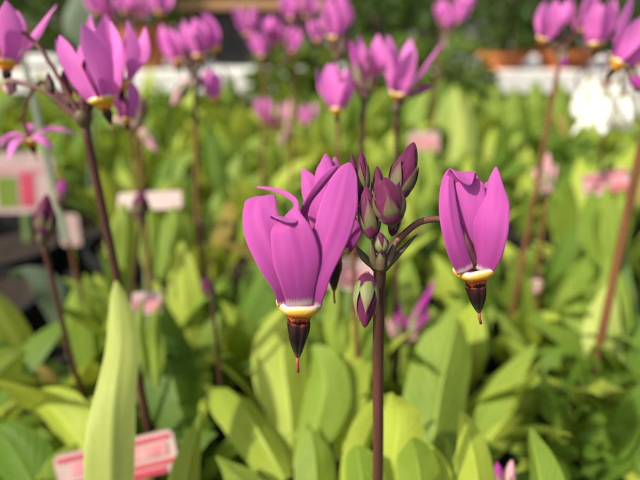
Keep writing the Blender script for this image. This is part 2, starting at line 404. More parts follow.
def gen_bud(parent, base, tip, hw, r, style='dark', cal=True):
    base = Vector(base); tip = Vector(tip); ax = tip-base
    mtx = Matrix.Translation(base) @ frame(ax, r.uniform(0, 6.28)) @ Matrix.Diagonal((hw, hw, ax.length, 1))
    b = obj('bud', r.choice({'dark': D_BUD, 'pink': D_BUDP, 'deep': D_BUDD}[style]), None, parent, mtx)
    if cal: obj('calyx', D_CALL if cal == 'green' else r.choice(D_CALG if style != 'dark' or cal == 'green' else D_CAL), None, b)
    return b

# ------------------------------------------------------------------ leaves
def leaf_data(seed, n=18, m=9):
    r = random.Random(seed); mb = MB()
    L = r.uniform(.075, .105); W = r.uniform(.019, .028)
    th0 = R(r.uniform(3, 18)); th1 = R(r.uniform(18, 80)); bend_at = r.uniform(1.2, 2.4)
    wp = spline([[.16], [.24], [.52], [.86], [1.0], [.90], [.58], [.05]], n)
    p = Vector((0, 0, 0)); rows = []; uvs = []; sw = r.uniform(-.5, .5); tw = R(r.uniform(-35, 35)); fold = r.uniform(.10, .34)
    for i in range(n):
        t = i/(n-1); th = th0+(th1-th0)*t**bend_at
        T = Vector((math.sin(th), sw*.25*t, math.cos(th))).normalized()
        if i: p = p+T*(L/(n-1))
        side = Quaternion(T, tw*t) @ Vector((0, 1, 0)); nor = side.cross(T).normalized(); w = wp[i][0]*W
        row = []
        for j in range(m):
            q = 2*j/(m-1)-1
            off = fold*w*abs(q)*(1-.4*t) + .05*w*abs(q)**2*math.sin(9*t+seed+(2 if q > 0 else 0)) - .05*w*math.exp(-(q*4)**2)
            row.append(p+side*(q*w/2)+nor*off)
        rows.append(row); uvs.append([(j/(m-1), t) for j in range(m)])
    mb.grid(rows, uvs); return mb.data('leaf')
D_LEAF = [leaf_data(100+i) for i in range(14)]
for d_ in D_LEAF: d_.materials.append(M['leaf'])
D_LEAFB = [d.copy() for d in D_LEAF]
for d_ in D_LEAFB: d_.materials[0] = M['leaf_sunlit']
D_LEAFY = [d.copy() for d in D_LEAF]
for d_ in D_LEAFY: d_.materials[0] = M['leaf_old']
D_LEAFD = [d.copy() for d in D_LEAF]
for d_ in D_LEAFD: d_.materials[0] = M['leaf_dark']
def rosette(parent, n, r, rad=.018, smin=.7, smax=1.1, dark=.15, amin=0, amax=6.283, tilt=12):
    for i in range(n):
        az = amin+(amax-amin)*(i+r.uniform(-.35, .35))/n; rr = rad*r.uniform(.25, 1.1); s = r.uniform(smin, smax)
        mtx = (Matrix.Translation((rr*math.cos(az), rr*math.sin(az), 0)) @ Matrix.Rotation(az+r.uniform(-.4, .4), 4, 'Z')
               @ Matrix.Rotation(R(r.uniform(-4, tilt)), 4, 'Y') @ Matrix.Scale(s, 4))
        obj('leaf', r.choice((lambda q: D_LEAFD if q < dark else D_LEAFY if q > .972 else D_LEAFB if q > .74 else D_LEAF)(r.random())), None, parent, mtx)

# ------------------------------------------------------------------ pots, labels
SOIL = 0.080
def pot_data(h, r0, r1, rim=.006, t=.0015):
    mb = MB(); prof = [(.001, 0), (r0, 0), (r0, .0), (r1-.001, h-rim*2), (r1+.002, h-rim*2), (r1+.0025, h), (r1-t, h), (r1-t-.001, h-rim*2), (r0+.003, .02)]
    mb.lathe([(a, b, i/8) for i, (a, b) in enumerate(prof)], 28); return mb.data('pot', False)
D_POT = pot_data(.088, .034, .047); D_POT.materials.append(M['pot_black'])
def soil_data(r):
    mb = MB(); rows = []; uvs = []
    for i in range(7):
        rr = r*(1-i/6)+.0005
        rows.append([Vector((rr*math.cos(6.283*j/20), rr*math.sin(6.283*j/20), .004*mnoise.noise(Vector((rr*150, j*.9, 1))))) for j in range(20)]); uvs.append([(j/20, i/6) for j in range(20)])
    mb.grid(rows, uvs, True); return mb.data('soil')
D_SOIL = soil_data(.0445); D_SOIL.materials.append(M['soil'])
POTS = []
def black_pot(x, y, label, group='black pots under the shooting star plants'):
    o = obj('plant_pot', D_POT, None); o.location = (x, y, .0005); tag(o, label, 'pot', group)
    obj('soil', D_SOIL, None, o, Matrix.Translation((0, 0, SOIL-.001))); POTS.append(o); return o

def rounded_card(w, h, rad, th):
    mb = MB(); pts = []
    for cx, cz, a0 in ((w/2-rad, h/2-rad, 0), (-w/2+rad, h/2-rad, 90), (-w/2+rad, -h/2+rad, 180), (w/2-rad, -h/2+rad, 270)):
        for k in range(6):
            a = R(a0+k*18); pts.append((cx+rad*math.cos(a), cz+rad*math.sin(a)))
    n = len(pts)
    for y in (-th/2, th/2):
        for p in pts: mb.v.append((p[0], y, p[1])); mb.uv.append((p[0]/w+.5, p[1]/h+.5))
    mb.f.append(tuple(range(n))); mb.f.append(tuple(range(2*n-1, n-1, -1)))
    for j in range(n): mb.f.append((j, n+j, n+(j+1) % n, (j+1) % n))
    return mb
def plant_label(pos, w, h, rx, ry, rz, label, kind='pink'):
    """card facing the viewer, pos = centre of the card; a stem runs down into the pot"""
    o = obj('plant_label', rounded_card(w, h, min(w, h)*.16, .0008).data('plant_label', False), M['card']); o.location = pos; o.rotation_euler = (R(rx), R(ry), R(rz))
    tag(o, label, 'plant label', 'pink and white plant labels')
    if kind == 'stripe':
        for z in (h*.36, -h*.22):
            mb = MB(); mb.box((0, -.0007, z), (w*.94, .0005, h*.09)); obj('printed_stripe', mb.data('printed_stripe', False), M['red_print'], o)
        mb = MB(); mb.box((w*.03, -.0007, h*.1), (w*.8, .0005, h*.28)); obj('printed_panel', mb.data('printed_panel', False), M['pink_print'], o)
        mb = MB(); mb.box((w*.14, -.0007, -h*.40), (w*.5, .0005, h*.14)); obj('printed_panel', mb.data('printed_panel', False), M['red_print'], o)
    elif kind == 'pink':
        mb = MB(); mb.box((0, -.0007, -h*.12), (w*.9, .0005, h*.5)); obj('printed_panel', mb.data('printed_panel', False), M['pink_print'], o)
    elif kind == 'picture':
        mb = MB(); mb.box((w*.08, -.0007, -h*.12), (w*.22, .0005, h*.55)); obj('printed_panel', mb.data('printed_panel', False), M['red_print'], o)
        mb = MB(); mb.box((-w*.22, -.0007, -h*.15), (w*.3, .0005, h*.5)); obj('printed_panel', mb.data('printed_panel', False), M['leaf'], o)
        mb = MB(); mb.box((0, -.0007, h*.2), (w*.94, .0005, h*.06)); obj('printed_stripe', mb.data('printed_stripe', False), M['pink_print'], o)
    L = max(.01, pos[2]-.06-h/2)
    mb = MB(); mb.box((0, 0, -h/2-L/2+.001), (min(w*.14, .006), .0007, L)); obj('label_stem', mb.data('label_stem', False), M['stem_green'], o)
    return o

def shrub(loc, rad, hgt, n, seed, label, leafsize=.03, mat='shrub', name='shrub', trunk=True):
    r = RR(seed); o = thing(name, label, 'shrub', loc); mb = MB()
    for i in range(n):
        while True:
            p = Vector((r.uniform(-1, 1), r.uniform(-1, 1), r.uniform(-1, 1)))
            if p.length < 1 and mnoise.noise(p*2.3+Vector((seed, 0, 0))) > -.22: break
        c = Vector((p.x*rad, p.y*rad, hgt*.55+p.z*hgt*.5)); L = leafsize*r.uniform(.6, 1.2); W = L*.5
        d = (p*.8+Vector((r.uniform(-1, 1), r.uniform(-1, 1), r.uniform(-.4, 1)))).normalized(); s_ = d.orthogonal().normalized(); s_ = Quaternion(d, r.uniform(0, 6.28)) @ s_; nn = d.cross(s_)
        rows = []; uvs = []
        for k, (t, w) in enumerate(((0, .1), (.3, .85), (.65, .8), (1, .05))):
            cc = c+d*L*t-Vector((0, 0, L*.25*t*t))
            rows.append([cc-s_*W*w/2+nn*W*w*.15, cc, cc+s_*W*w/2+nn*W*w*.15]); uvs.append([(0, t), (.5, t), (1, t)])
        mb.grid(rows, uvs)
    obj('crown', mb, M[mat], o)
    mb = MB()
    for k in range(5):
        a = k*1.3+seed; mb.tube([(0, 0, -.01), (math.cos(a)*rad*.2, math.sin(a)*rad*.2, hgt*.35), (math.cos(a)*rad*.5, math.sin(a)*rad*.5, hgt*.8)], [.005*hgt/.2, .0035*hgt/.2, .0015*hgt/.2], 6)
    obj('stem', mb, M['bark'], o); return o
# ------------------------------------------------------------------ MAIN PLANT
D0 = .111
pm_base = atd(378, 470, .1415); pm_base = pm_base+(pm_base-atd(380, 268, .1125)).normalized()*((pm_base.z-SOIL)/abs((pm_base-atd(380, 268, .1125)).normalized().z))
PM = thing('shooting_star', 'sharply focused shooting star in front with two open magenta flowers beside its purple bud cluster', 'flower', pm_base, 'shooting star plants in pots')
O = pm_base.copy()
UT = atd(380, 266, D0+.0015)          # where the umbel starts
rm = random.Random(3)
obj('stalk', path_tube([UT-O+Vector((0, 0, .0005)), atd(379, 300, .1165)-O, atd(378, 380, .1285)-O, atd(378, 470, .1415)-O, Vector((0, 0, -.004))], [.00150, .00138, .00142, .00150, .0019], 40, 16), M['stalk'], PM)
# umbel base and bracts
mb = MB(); c = UT-O
mb.lathe([(.0014, -.0012, 0), (.0020, -.0003, .2), (.0026, .0012, .5), (.0024, .0026, .7), (.0012, .0036, 1)], 18, lambda a, v: 1+.12*math.cos(5*a+1), org=c)
obj('umbel_base', mb, M['bract'], PM)
for ctrl in ([(378, 270, -.002, 6, 0), (374, 260, -.003, 8, 10), (372, 249, -.0032, 6, 20), (371, 243, -.003, 1, 20)], [(384, 270, -.002, 6, 0), (389, 259, -.003, 8, -10), (393, 248, -.003, 6, -20), (396, 241, -.003, 1, -20)],
             [(381, 271, -.0027, 9, 0), (381, 262, -.0035, 10, 0), (383, 253, -.0036, 7, 0), (384, 248, -.0036, 1, 0)], [(386, 268, 0, 5, 0), (397, 255, 0, 6, -20), (410, 241, .001, 4, -30), (417, 235, .001, 1, -30)], [(375, 268, 0, 5, 0), (364, 257, 0, 7, 20), (356, 246, .001, 1, 20)]):
    obj('bract', ribbon(ctrl, D0, O, 10, 5, .25), M['bract'], PM, solid=.00025)

def main_flower(collar, tilt_px, petals, pedicel, size, dz, label, cl=1.0):
    """collar: px centre; tilt_px: px vector of the cone direction"""
    cpos = atd(collar[0], collar[1], D0+dz)
    tip = atd(collar[0]+tilt_px[0], collar[1]+tilt_px[1], D0+dz+tilt_px[2])
    mtx = Matrix.Translation(cpos-O) @ frame(cpos-tip, .4) @ Matrix.Scale(size, 4)
    fl = obj('flower', D_COLLAR, None, PM, mtx); fl['label'] = label
    inv = mtx.inverted()
    cn = obj('anther_cone', D_CONE, None, fl, Matrix.Translation((0, 0, -.0036)) @ Matrix.Diagonal((1, 1, cl, 1)))
    obj('style', D_STYLE, None, fl, Matrix.Translation((0, 0, -.0036-.0083*cl)) @ Matrix.Diagonal((1, 1, cl, 1)))
    for i, pc in enumerate(petals):
        cup = pc[1] if isinstance(pc, tuple) else .15
        ctrl = pc[0] if isinstance(pc, tuple) else pc
        x0, y0, e0, w0, t0 = ctrl[0]; ctrl = [(x0+(collar[0]-x0)*.08, y0+2.6, e0*.88, w0, t0)]+list(ctrl[1:])
        mb = ribbon(ctrl, D0+dz, O, 40, 17, cup, .045, i*2+dz*900, 0, .075)
        mb.v = [tuple(inv @ Vector(p)) for p in mb.v]
        obj('petal', mb, M['petal'], fl, solid=.00018/size)
    if pedicel:
        pts = [atd(x, y, D0+e)-O for x, y, e in pedicel]
        mb = path_tube(pts, [.0010]+[.00075]*(len(pts)-2)+[.0015], 36, 10); mb.v = [tuple(inv @ Vector(p)) for p in mb.v]
        obj('pedicel', mb, M['pedicel'], fl)
    return fl
# flower A (left)
main_flower((299.5, 302), (-2, 60, .004), [
    ([(287, 303, -.0026, 20, 12), (286, 286, -.0046, 27, 12), (276, 262, -.0058, 36, 14), (266, 237, -.0056, 40, 12), (260, 215, -.004, 36, 8), (260, 203, -.0024, 33, 4), (260.5, 198, -.0010, 30, 0), (262, 196.5, .0006, 27, 0)], .09),
    ([(300, 305, -.0042, 24, 0), (299, 285, -.0060, 36, 2), (297, 262, -.0074, 47, 0), (292, 240, -.0078, 46, -4), (289, 225, -.0074, 38, -10), (292, 214, -.0054, 19, -30), (296, 204, -.004, 7, -50), (289, 196, -.001, 5.5, -60), (275, 190, .001, 4.2, -50), (257, 187, .002, 2, -30)], .06),
    ([(311, 303, -.0028, 22, -10), (314, 285, -.0048, 27, -14), (322, 260, -.0066, 31, -14), (332, 232, -.0070, 37, -10), (339, 206, -.0055, 37, -6), (344, 184, -.003, 29, 0), (348, 170, -.001, 17, 4), (350, 163, 0, 3, 6)], .08),
    ([(307, 302, .0030, 22, 0), (306, 278, .0042, 30, 0), (304, 252, .0038, 26, 10), (302, 225, .001, 14, 30), (308, 203, -.0015, 10, 40), (320, 185, -.0012, 10, 20), (333, 170, .001, 6, 0), (338, 166, .002, 1, 0)], .15),
    ([(292, 302, .0030, 22, 0), (287, 278, .004, 30, 0), (281, 250, .003, 30, -5), (281, 232, .000, 26, -10), (283, 222, -.003, 26, -10), (286, 217, -.0055, 30, -6), (289, 219, -.0078, 26, 0), (292, 223, -.0090, 8, 0)], .04)],
    [(381, 262, .0015), (374, 240, .004), (356, 215, .009), (336, 206, .007), (320, 222, .002), (311, 245, .000), (303, 280, .000), (300, 300, 0)], 1.20, 0, 'fully opened magenta flower with one thin twisted petal and a dark cone', .92)
# flower B (behind A)
main_flower((334, 247), (0, 60, .004), [
    ([(330, 250, -.003, 17, 0), (323, 230, -.004, 22, 10), (316, 205, -.002, 22, 15), (309, 182, 0, 17, 0), (302, 169, .002, 2, -20)], .12),
    ([(337, 249, -.004, 18, 0), (331, 225, -.005, 24, 0), (327, 195, -.004, 27, 0), (325, 172, -.002, 19, 0), (326, 160, 0, 9, 0), (326, 154, 0, 2, 0)], .12),
    ([(343, 249, -.002, 16, 0), (351, 232, -.002, 20, 0), (355, 212, 0, 17, 0), (353, 195, .001, 8, 0), (352, 185, .002, 2, 0)], .12),
    ([(338, 245, .003, 10, 0), (336, 220, .004, 22, 0), (335, 185, .003, 20, 0), (335, 168, .002, 10, 0), (335, 157, .002, 2, 0)], .12),
    ([(330, 245, .003, 10, 0), (320, 225, .004, 18, 0), (314, 200, .004, 14, 0), (312, 188, .004, 6, 0), (311, 180, .004, 1, 0)], .12)],
    [(381, 261, .0025), (372, 235, .008), (356, 212, .013), (342, 215, .013), (336, 245, .013)], .95, .012, 'smaller magenta flower half hidden behind the left open flower')
# flower C (right)
main_flower((474.5, 268), (6, 60, .004), [
    ([(483, 269, -.0028, 19, -10), (488, 250, -.0046, 29, -12), (490, 226, -.0056, 35, -12), (493, 204, -.005, 30, -8), (494.5, 186, -.003, 17, 0), (495.5, 174, -.0018, 8, 0), (496, 167, -.0012, 1.5, 0)], .13),
    ([(465, 269, -.0034, 18, 10), (458, 250, -.0048, 22, 20), (451.5, 226, -.0054, 21, 26), (448.5, 203, -.0046, 18, 24), (448, 185, -.0032, 14, 18), (449, 174, -.0018, 8, 10), (450, 169, -.001, 2, 0)], .12),
    ([(476, 267, -.001, 18, 0), (476, 245, -.0018, 22, 0), (471, 218, -.0030, 33, 2), (467, 195, -.0030, 36, 4), (466, 182, -.0024, 31, 6), (469, 173, -.0010, 12, 8)], .05),
    ([(467, 266, .0028, 22, 0), (460, 242, .0030, 30, 0), (457, 214, .0018, 34, 0), (459, 192, -.0006, 31, 0), (461, 178, -.0026, 29, 0), (462.5, 171.5, -.0042, 27, 4), (465, 174, -.0056, 23, 8), (468, 180, -.0060, 14, 10), (470, 185, -.0060, 3, 10)], .05),
    ([(484, 266, .0028, 22, 0), (490, 242, .0030, 28, 0), (493, 217, .0025, 26, 0), (490, 197, .0018, 18, 0), (487, 182, .002, 3, 0)], .1)],
    [(383, 262, .0005), (388, 252, -.0005), (402, 236, -.001), (420, 222, -.0008), (440, 219, -.0010), (452, 222, -.0024), (461, 232, -.0042), (467, 244, -.0046), (473, 262, -.002)], 1.06, -.001, 'tulip shaped magenta flower on a long arched stalk to the right', .78)

def main_bud(base, tip, w, e0, e1, style, cal, ped, sep=None, prad=.0010, label=None):
    b = atd(base[0], base[1], D0+e0)-O; t = atd(tip[0], tip[1], D0+e1)-O; hw = w*.93/2*D0/FPX
    bd = gen_bud(PM, b, t, hw, rm, style, cal)
    if label: bd['label'] = label
    inv = bd.matrix_local.inverted()
    pts = [atd(x, y, D0+e)-O for x, y, e in ped]+[b+(t-b)*.03]
    mb = path_tube(pts, [.0009]+[prad]*(len(pts)-2)+[prad*1.3], 24, 9); mb.v = [tuple(inv @ Vector(p)) for p in mb.v]
    obj('pedicel', mb, M['pedicel'], bd); return bd
main_bud((395, 202), (414, 142), 27, .002, .003, 'dark', True, [(384, 262, .001), (391, 235, .002), (394, 212, .002)], label='tallest purple bud leaning right above the cluster')
main_bud((393, 226), (385, 177), 29, -.005, -.006, 'dark', True, [(382, 262, -.001), (388, 245, -.004), (392, 232, -.005)], label='plump wine purple bud at the front of the cluster')
main_bud((372, 240), (366, 186), 21, -.003, -.003, 'dark', True, [(380, 262, 0), (376, 250, -.002)])
main_bud((381, 215), (377, 166), 17, .002, .002, 'dark', True, [(381, 262, .001), (382, 240, .002)])
main_bud((365, 196), (361, 151), 13, .001, 0, 'dark', True, [(379, 262, .001), (370, 235, .002), (366, 210, .0015)])
main_bud((360, 205), (351, 153), 11, .002, .002, 'dark', True, [(379, 262, .001), (367, 235, .003), (361, 215, .0025)])
main_bud((383, 254), (380, 232), 13, -.005, -.006, 'dark', 'green', [(381, 264, -.002), (383, 259, -.004)])
main_bud((392, 236), (397, 205), 12, .001, .002, 'dark', True, [(383, 262, 0), (388, 248, .001)])
main_bud((367, 272), (364.5, 328), 23, -.003, -.005, 'dark', 'green', [(379, 264, 0), (373, 263, -.003), (368, 266, -.0035)], label='green sheathed bud hanging down beside the stalk')

def px_leaf(parent, ctrl, d0, mat='leaf', cup=.1, fold=.12, ripple=.04, seed=0, n=26, m=11):
    return obj('leaf', ribbon(ctrl, d0, parent.location, n+8, m+4, cup, ripple, ctrl[0][0]*.37, fold, .10), M[mat], parent)
# leaves of the main plant reaching into the bottom of the picture
px_leaf(PM, [(384, 540, .0, 14, 0), (392, 480, .002, 36, -10), (398, 435, .004, 46, -18), (399, 408, .003, 36, -25), (396, 396, .0, 8, -30)], .175, 'leaf_sunlit')
px_leaf(PM, [(352, 540, .0, 14, 0), (356, 470, .0, 30, 30), (368, 430, .006, 34, 45), (382, 404, .006, 22, 55), (388, 394, .004, 5, 60)], .185, 'leaf_sunlit')
px_leaf(PM, [(424, 560, .0, 18, 0), (422, 500, .0, 40, 10), (417, 460, .0, 38, 12), (412, 438, -.001, 6, 10)], .165)
px_leaf(PM, [(368, 560, .0, 18, 0), (366, 500, .0, 40, -10), (360, 462, .0, 34, -12), (357, 446, .0, 6, -10)], .17, 'leaf')
PLANT_XY = [(O.x, O.y)]
rosette(PM, 8, random.Random(12), .02, .55, .8, .3, .3, 2.8, 25)
black_pot(O.x, O.y, 'black pot holding the sharply focused shooting star at the front')

# ------------------------------------------------------------------ other flowering plants
GS = 'shooting star plants in pots'
def stalk_line(top, low, d):
    A = atd(top[0], top[1], d); B = atY(low[0], low[1], A.y)
    dirv = (B-A).normalized(); k = (SOIL-A.z)/dirv.z
    return A, A+dirv*k
def flowering(label, stalks, leaves, r, rad_=.0015, extra=None, pull=.5, dark=.15, pot='black nursery pot under a flowering shooting star plant', smax=1.0):
    """stalks: dicts with top, low, d, flowers [(px,py,kind,lean_deg,scale,dd)], buds [(bx,by,tx,ty,wpx,style)]"""
    lines = [stalk_line(s['top'], s['low'], s['d']) for s in stalks]
    c = sum((l[1] for l in lines), Vector())/len(lines); c.z = SOIL
    P = thing('shooting_star', label, 'flower', c, GS)
    if c.y > .3: smax = 1.3
    for s, (A, B) in zip(stalks, lines):
        B2 = c+(B-c)*(.018/max(.018, (B-c).length))
        L = A-B; w1 = A-L*.45; rad = s.get('rad', rad_)
        obj('stalk', path_tube([A-c, w1-c, (B*.6+A*.4)*.5+(B2*.6+A*.4)*.5-c, B2-c-Vector((0, 0, .004))], [rad*.85, rad, rad*1.1, rad*1.25], 24, 10), M[s.get('mat', 'stalk')], P)
        mb = MB(); mb.lathe([(rad*.8, -.002, 0), (rad*1.5, 0, .3), (rad*1.9, .002, .6), (rad*.9, .004, 1)], 12, org=A-c); obj('umbel_base', mb, M['bract'], P)
        for (x, y, kind, lean, sc, dd) in s.get('flowers', []):
            pos = atd(x, y, s['d']+dd)-c
            white = kind == 'white'
            up = Vector((math.sin(R(lean)), r.uniform(-.15, .25), math.cos(R(lean))))
            if white: up = Vector((math.sin(R(lean)), -.1, -math.cos(R(lean))))
            gen_flower(P, pos, up, 'tulip' if white else kind, sc, r, white, cone=not white)
            a = A-c; q = pos+up.normalized()*(.013*sc if not white else -.012*sc); mid = (a+q)*.5+Vector((0, 0, max(.006, abs(q.x-a.x)*.35)))
            obj('pedicel', path_tube([a, mid, q, pos], [.0008, .0007, .0007, .001], 18, 8), M['pedicel'], P)
        for (bx, by, tx, ty, w, style) in s.get('buds', []):
            b = atd(bx, by, s['d'])-c; t = atd(tx, ty, s['d']-.001)-c
            gen_bud(P, b, t, w/2*s['d']/FPX, r, style)
            a = A-c
            obj('pedicel', path_tube([a, (a+b)*.5+(b-a).normalized().orthogonal()*.0006+(Vector((0, 0, .004)) if ty > by else Vector()), b+(t-b)*.05], [.0009, .0008, .001], 12, 8), M['pedicel'], P)
    if leaves: rosette(P, leaves, r, .02, .65, smax, dark)
    if c.y < .4: rosette(P, 8, RR(int(c.x*5000)+9), .034, .42, .68, .35, tilt=55)
    PLANT_XY.append((c.x, c.y)); black_pot(c.x, c.y, pot)
    return P
RR = random.Random
P1 = flowering('large flowered shooting star at left with two overlapping pink blooms on a thick leaning stalk', [
    dict(top=(84, 122), low=(137, 372), d=.165, rad=.0017,
         flowers=[(102, 98, 'tulip', -12, .88, -.004), (120, 80, 'tulip', 6, .80, .012), (6, 60, 'open', 6, .8, .0), (30, 138, 'star', 0, .72, .03), (127, 118, 'closed', 0, .5, .02)],
         buds=[(80, 108, 88, 84, 10, 'dark'), (74, 108, 60, 92, 9, 'dark'), (70, 100, 62, 70, 9, 'dark'), (78, 96, 70, 62, 8, 'dark'), (52, 96, 48, 72, 8, 'dark'), (10, 80, 8, 95, 12, 'pink')])], 4, RR(53), smax=.8)
# long pale strap leaf standing in front at left
px_leaf(P1, [(108, 580, -.01, 34, 0), (110, 480, -.006, 47, 4), (112, 425, -.002, 45, 2), (117, 380, .004, 37, -8), (121, 347, .010, 32, -14), (121, 316, .016, 25, -10), (118, 295, .020, 14, -6), (116, 281, .022, 3, -5)], .165, 'leaf_pale', .05, .10, .01)
px_leaf(P1, [(180, 560, 0, 20, 0), (186, 480, .002, 30, 12), (195, 440, .006, 18, 20), (203, 410, .009, 2, 30)], .18, 'leaf', .08, .2, .01)
P2 = flowering('small left plant with one upright purple bud cluster on a thin red stalk', [
    dict(top=(43, 242), low=(85, 415), d=.2, rad=.0012, mat='stalk', buds=[(44, 236, 47, 194, 17, 'dark'), (42, 234, 40, 205, 12, 'dark'), (48, 236, 53, 208, 11, 'dark')]),
    dict(top=(60, 205), low=(92, 340), d=.26, rad=.001, mat='stalk_warm', buds=[(60, 203, 63, 180, 11, 'deep')])], 4, RR(22))
P3 = flowering('shooting star with dark closed bud head and bare brown stalk behind the thick left stalk', [
    dict(top=(139, 128), low=(143, 190), d=.27, rad=.0015, mat='stalk_warm', flowers=[(129, 70, 'closed', 0, .8, .04)], buds=[(139, 125, 146, 95, 8, 'dark'), (141, 128, 157, 152, 11, 'pink'), (138, 126, 112, 118, 9, 'pink')]),
    dict(top=(141, 222), low=(130, 300), d=.26, rad=.0011, mat='stalk', buds=[(140, 219, 141, 190, 15, 'dark'), (138, 220, 134, 198, 9, 'dark')])], 9, RR(23))
P4 = flowering('shooting star left of centre, loose head of pink flowers on a pale brown stalk', [
    dict(top=(195, 75), low=(197, 235), d=.3, rad=.0015, mat='stalk_warm', flowers=[(178, 60, 'closed', -12, .9, 0), (199, 55, 'tulip', -6, .9, -.01), (214, 48, 'closed', -18, .95, .0), (215, 98, 'closed', 0, .75, .01), (176, 66, 'closed', -5, .6, .03)], buds=[(188, 72, 186, 50, 8, 'dark'), (190, 80, 172, 106, 12, 'pink'), (197, 90, 199, 74, 8, 'dark')]),
    dict(top=(212, 300), low=(221, 390), d=.21, rad=.0009, buds=[(211, 298, 203, 278, 12, 'dark'), (212, 299, 210, 282, 8, 'dark')])], 9, RR(24))
P5 = flowering('tall shooting star in the middle distance with a dense pink head before the black crate', [
    dict(top=(264, 72), low=(263, 150), d=.42, rad=.0014, mat='stalk_warm', flowers=[(248, 33, 'tulip', -6, 1.05, 0), (262, 55, 'tulip', -12, .9, -.01), (268, 40, 'closed', 8, .9, .02), (292, 51, 'closed', 10, .85, 0), (277, 45, 'tulip', 0, .8, .03)], buds=[(285, 64, 290, 46, 6, 'dark')]),
    dict(top=(296, 44), low=(293, 130), d=.44, rad=.0013, mat='stalk_warm', flowers=[(291, 18, 'tulip', -6, .95, .0), (308, 16, 'tulip', 8, .95, .0)], buds=[(300, 42, 306, 25, 6, 'dark')])], 9, RR(25))
P6 = flowering('shooting star with a crowded row of small pink flowers at the upper left', [
    dict(top=(127, 36), low=(131, 110), d=.41, rad=.0013, mat='stalk_warm', flowers=[(98, 13, 'tulip', -10, .9, 0), (110, 20, 'closed', -4, .9, .01), (126, 12, 'tulip', 0, .9, 0), (140, 16, 'tulip', 10, .9, .02), (160, 12, 'tulip', 10, .9, 0)], buds=[(133, 32, 136, 14, 6, 'dark')])], 9, RR(26))
P7 = flowering('shooting star just above the sharp flowers with upright pink flower and yellow collared blooms', [
    dict(top=(364, 100), low=(361, 160), d=.22, rad=.0014, flowers=[(337, 108, 'tulip', -2, .72, .0), (371, 76, 'tulip', 0, .82, .012)], buds=[(362, 92, 350, 40, 8, 'deep'), (365, 96, 361, 62, 9, 'dark'), (366, 98, 378, 64, 9, 'dark'), (364, 96, 370, 66, 9, 'dark')]),
    dict(top=(396, 112), low=(396, 170), d=.225, rad=.0012, flowers=[(399, 93, 'open', 6, .85, 0)], buds=[(405, 96, 433, 86, 8, 'deep')]),
    dict(top=(352, 240), low=(354, 285), d=.21, rad=.0012, mat='stalk_warm', buds=[(352, 240, 352, 222, 9, 'dark')])], 9, RR(27))
P8 = flowering('shooting star behind the centre with one tall pink flower cut by the top edge', [
    dict(top=(337, 60), low=(338, 140), d=.29, rad=.0013, mat='stalk_warm', flowers=[(335, 36, 'closed', 0, 1.05, 0), (318, 40, 'closed', -8, .6, .03)], buds=[(340, 58, 348, 36, 8, 'dark')])], 9, RR(28))
P9 = flowering('small distant shooting star with a low cluster of magenta flowers above pale pink buds', [
    dict(top=(285, 135), low=(286, 175), d=.6, rad=.0013, mat='stalk_warm', flowers=[(264, 121, 'tulip', -4, 1.25, 0), (286, 122, 'tulip', 8, 1.05, .02), (305, 123, 'tulip', 4, 1.1, 0), (275, 128, 'closed', -10, .8, .01)], buds=[(284, 133, 282, 145, 9, 'pink'), (288, 134, 290, 98, 8, 'pink')])], 9, RR(29))
P10 = flowering('shooting star right of centre with hazy pink flower spray at the top edge', [
    dict(top=(440, 50), low=(432, 130), d=.46, rad=.0013, mat='stalk_warm', flowers=[(442, 22, 'closed', -8, .8, 0), (456, 22, 'tulip', 8, .9, 0), (462, 12, 'tulip', 12, .9, .02), (448, 30, 'closed', 0, .7, .0)], buds=[(444, 48, 446, 30, 6, 'pink')])], 9, RR(30))
P11 = flowering('shooting star with three pink flowers on a slanting brown stalk near the terracotta pots', [
    dict(top=(560, 58), low=(541, 160), d=.26, rad=.0014, mat='stalk_warm', flowers=[(544, 38, 'tulip', 8, .85, 0), (596, 42, 'tulip', -8, .95, -.01), (583, 28, 'tulip', -16, .85, .02)], buds=[(560, 56, 569, 38, 9, 'dark'), (561, 52, 565, 68, 10, 'deep'), (556, 52, 552, 32, 8, 'dark')])], 9, RR(31))
P12 = flowering('shooting star with wide open pink flower and stout orange brown stalk at right edge', [
    dict(top=(652, 95), low=(612, 285), d=.205, rad=.0019, mat='stalk_warm', flowers=[(620, 62, 'open', 26, .95, 0), (655, 70, 'tulip', 10, .9, .01)], buds=[(648, 90, 630, 78, 12, 'deep'), (640, 88, 612, 36, 8, 'deep')])], 8, RR(32))
P13 = flowering('shooting star at right of centre with a pale pink and green unopened bud head', [
    dict(top=(546, 196), low=(538, 262), d=.33, rad=.0013, mat='stalk_warm', buds=[(545, 194, 533, 168, 9, 'pink'), (547, 194, 548, 152, 10, 'pink'), (548, 194, 556, 165, 9, 'pink')]),
    dict(top=(538, 278), low=(536, 320), d=.3, rad=.0007, mat='stalk_warm', buds=[(538, 279, 536, 294, 12, 'pink')])], 9, RR(33))
P14 = flowering('shooting star low behind the main stalk with a nodding cluster of small pink buds', [
    dict(top=(399, 345), low=(397, 400), d=.27, rad=.0012, mat='stalk', buds=[(400, 342, 398, 300, 10, 'deep'), (402, 342, 430, 312, 10, 'deep'), (400, 343, 408, 318, 9, 'deep'), (403, 345, 420, 332, 9, 'pink'), (397, 344, 388, 318, 8, 'pink'), (401, 344, 436, 280, 8, 'deep')])], 8, RR(34))
P15 = flowering('low plant at the bottom right with one pink bud tip between two upright leaves', [
    dict(top=(503, 498), low=(505, 540), d=.17, rad=.001, mat='stalk_warm', buds=[(501, 492, 497, 462, 10, 'deep'), (508, 492, 512, 460, 11, 'pink')])], 3, RR(35), smax=.8)
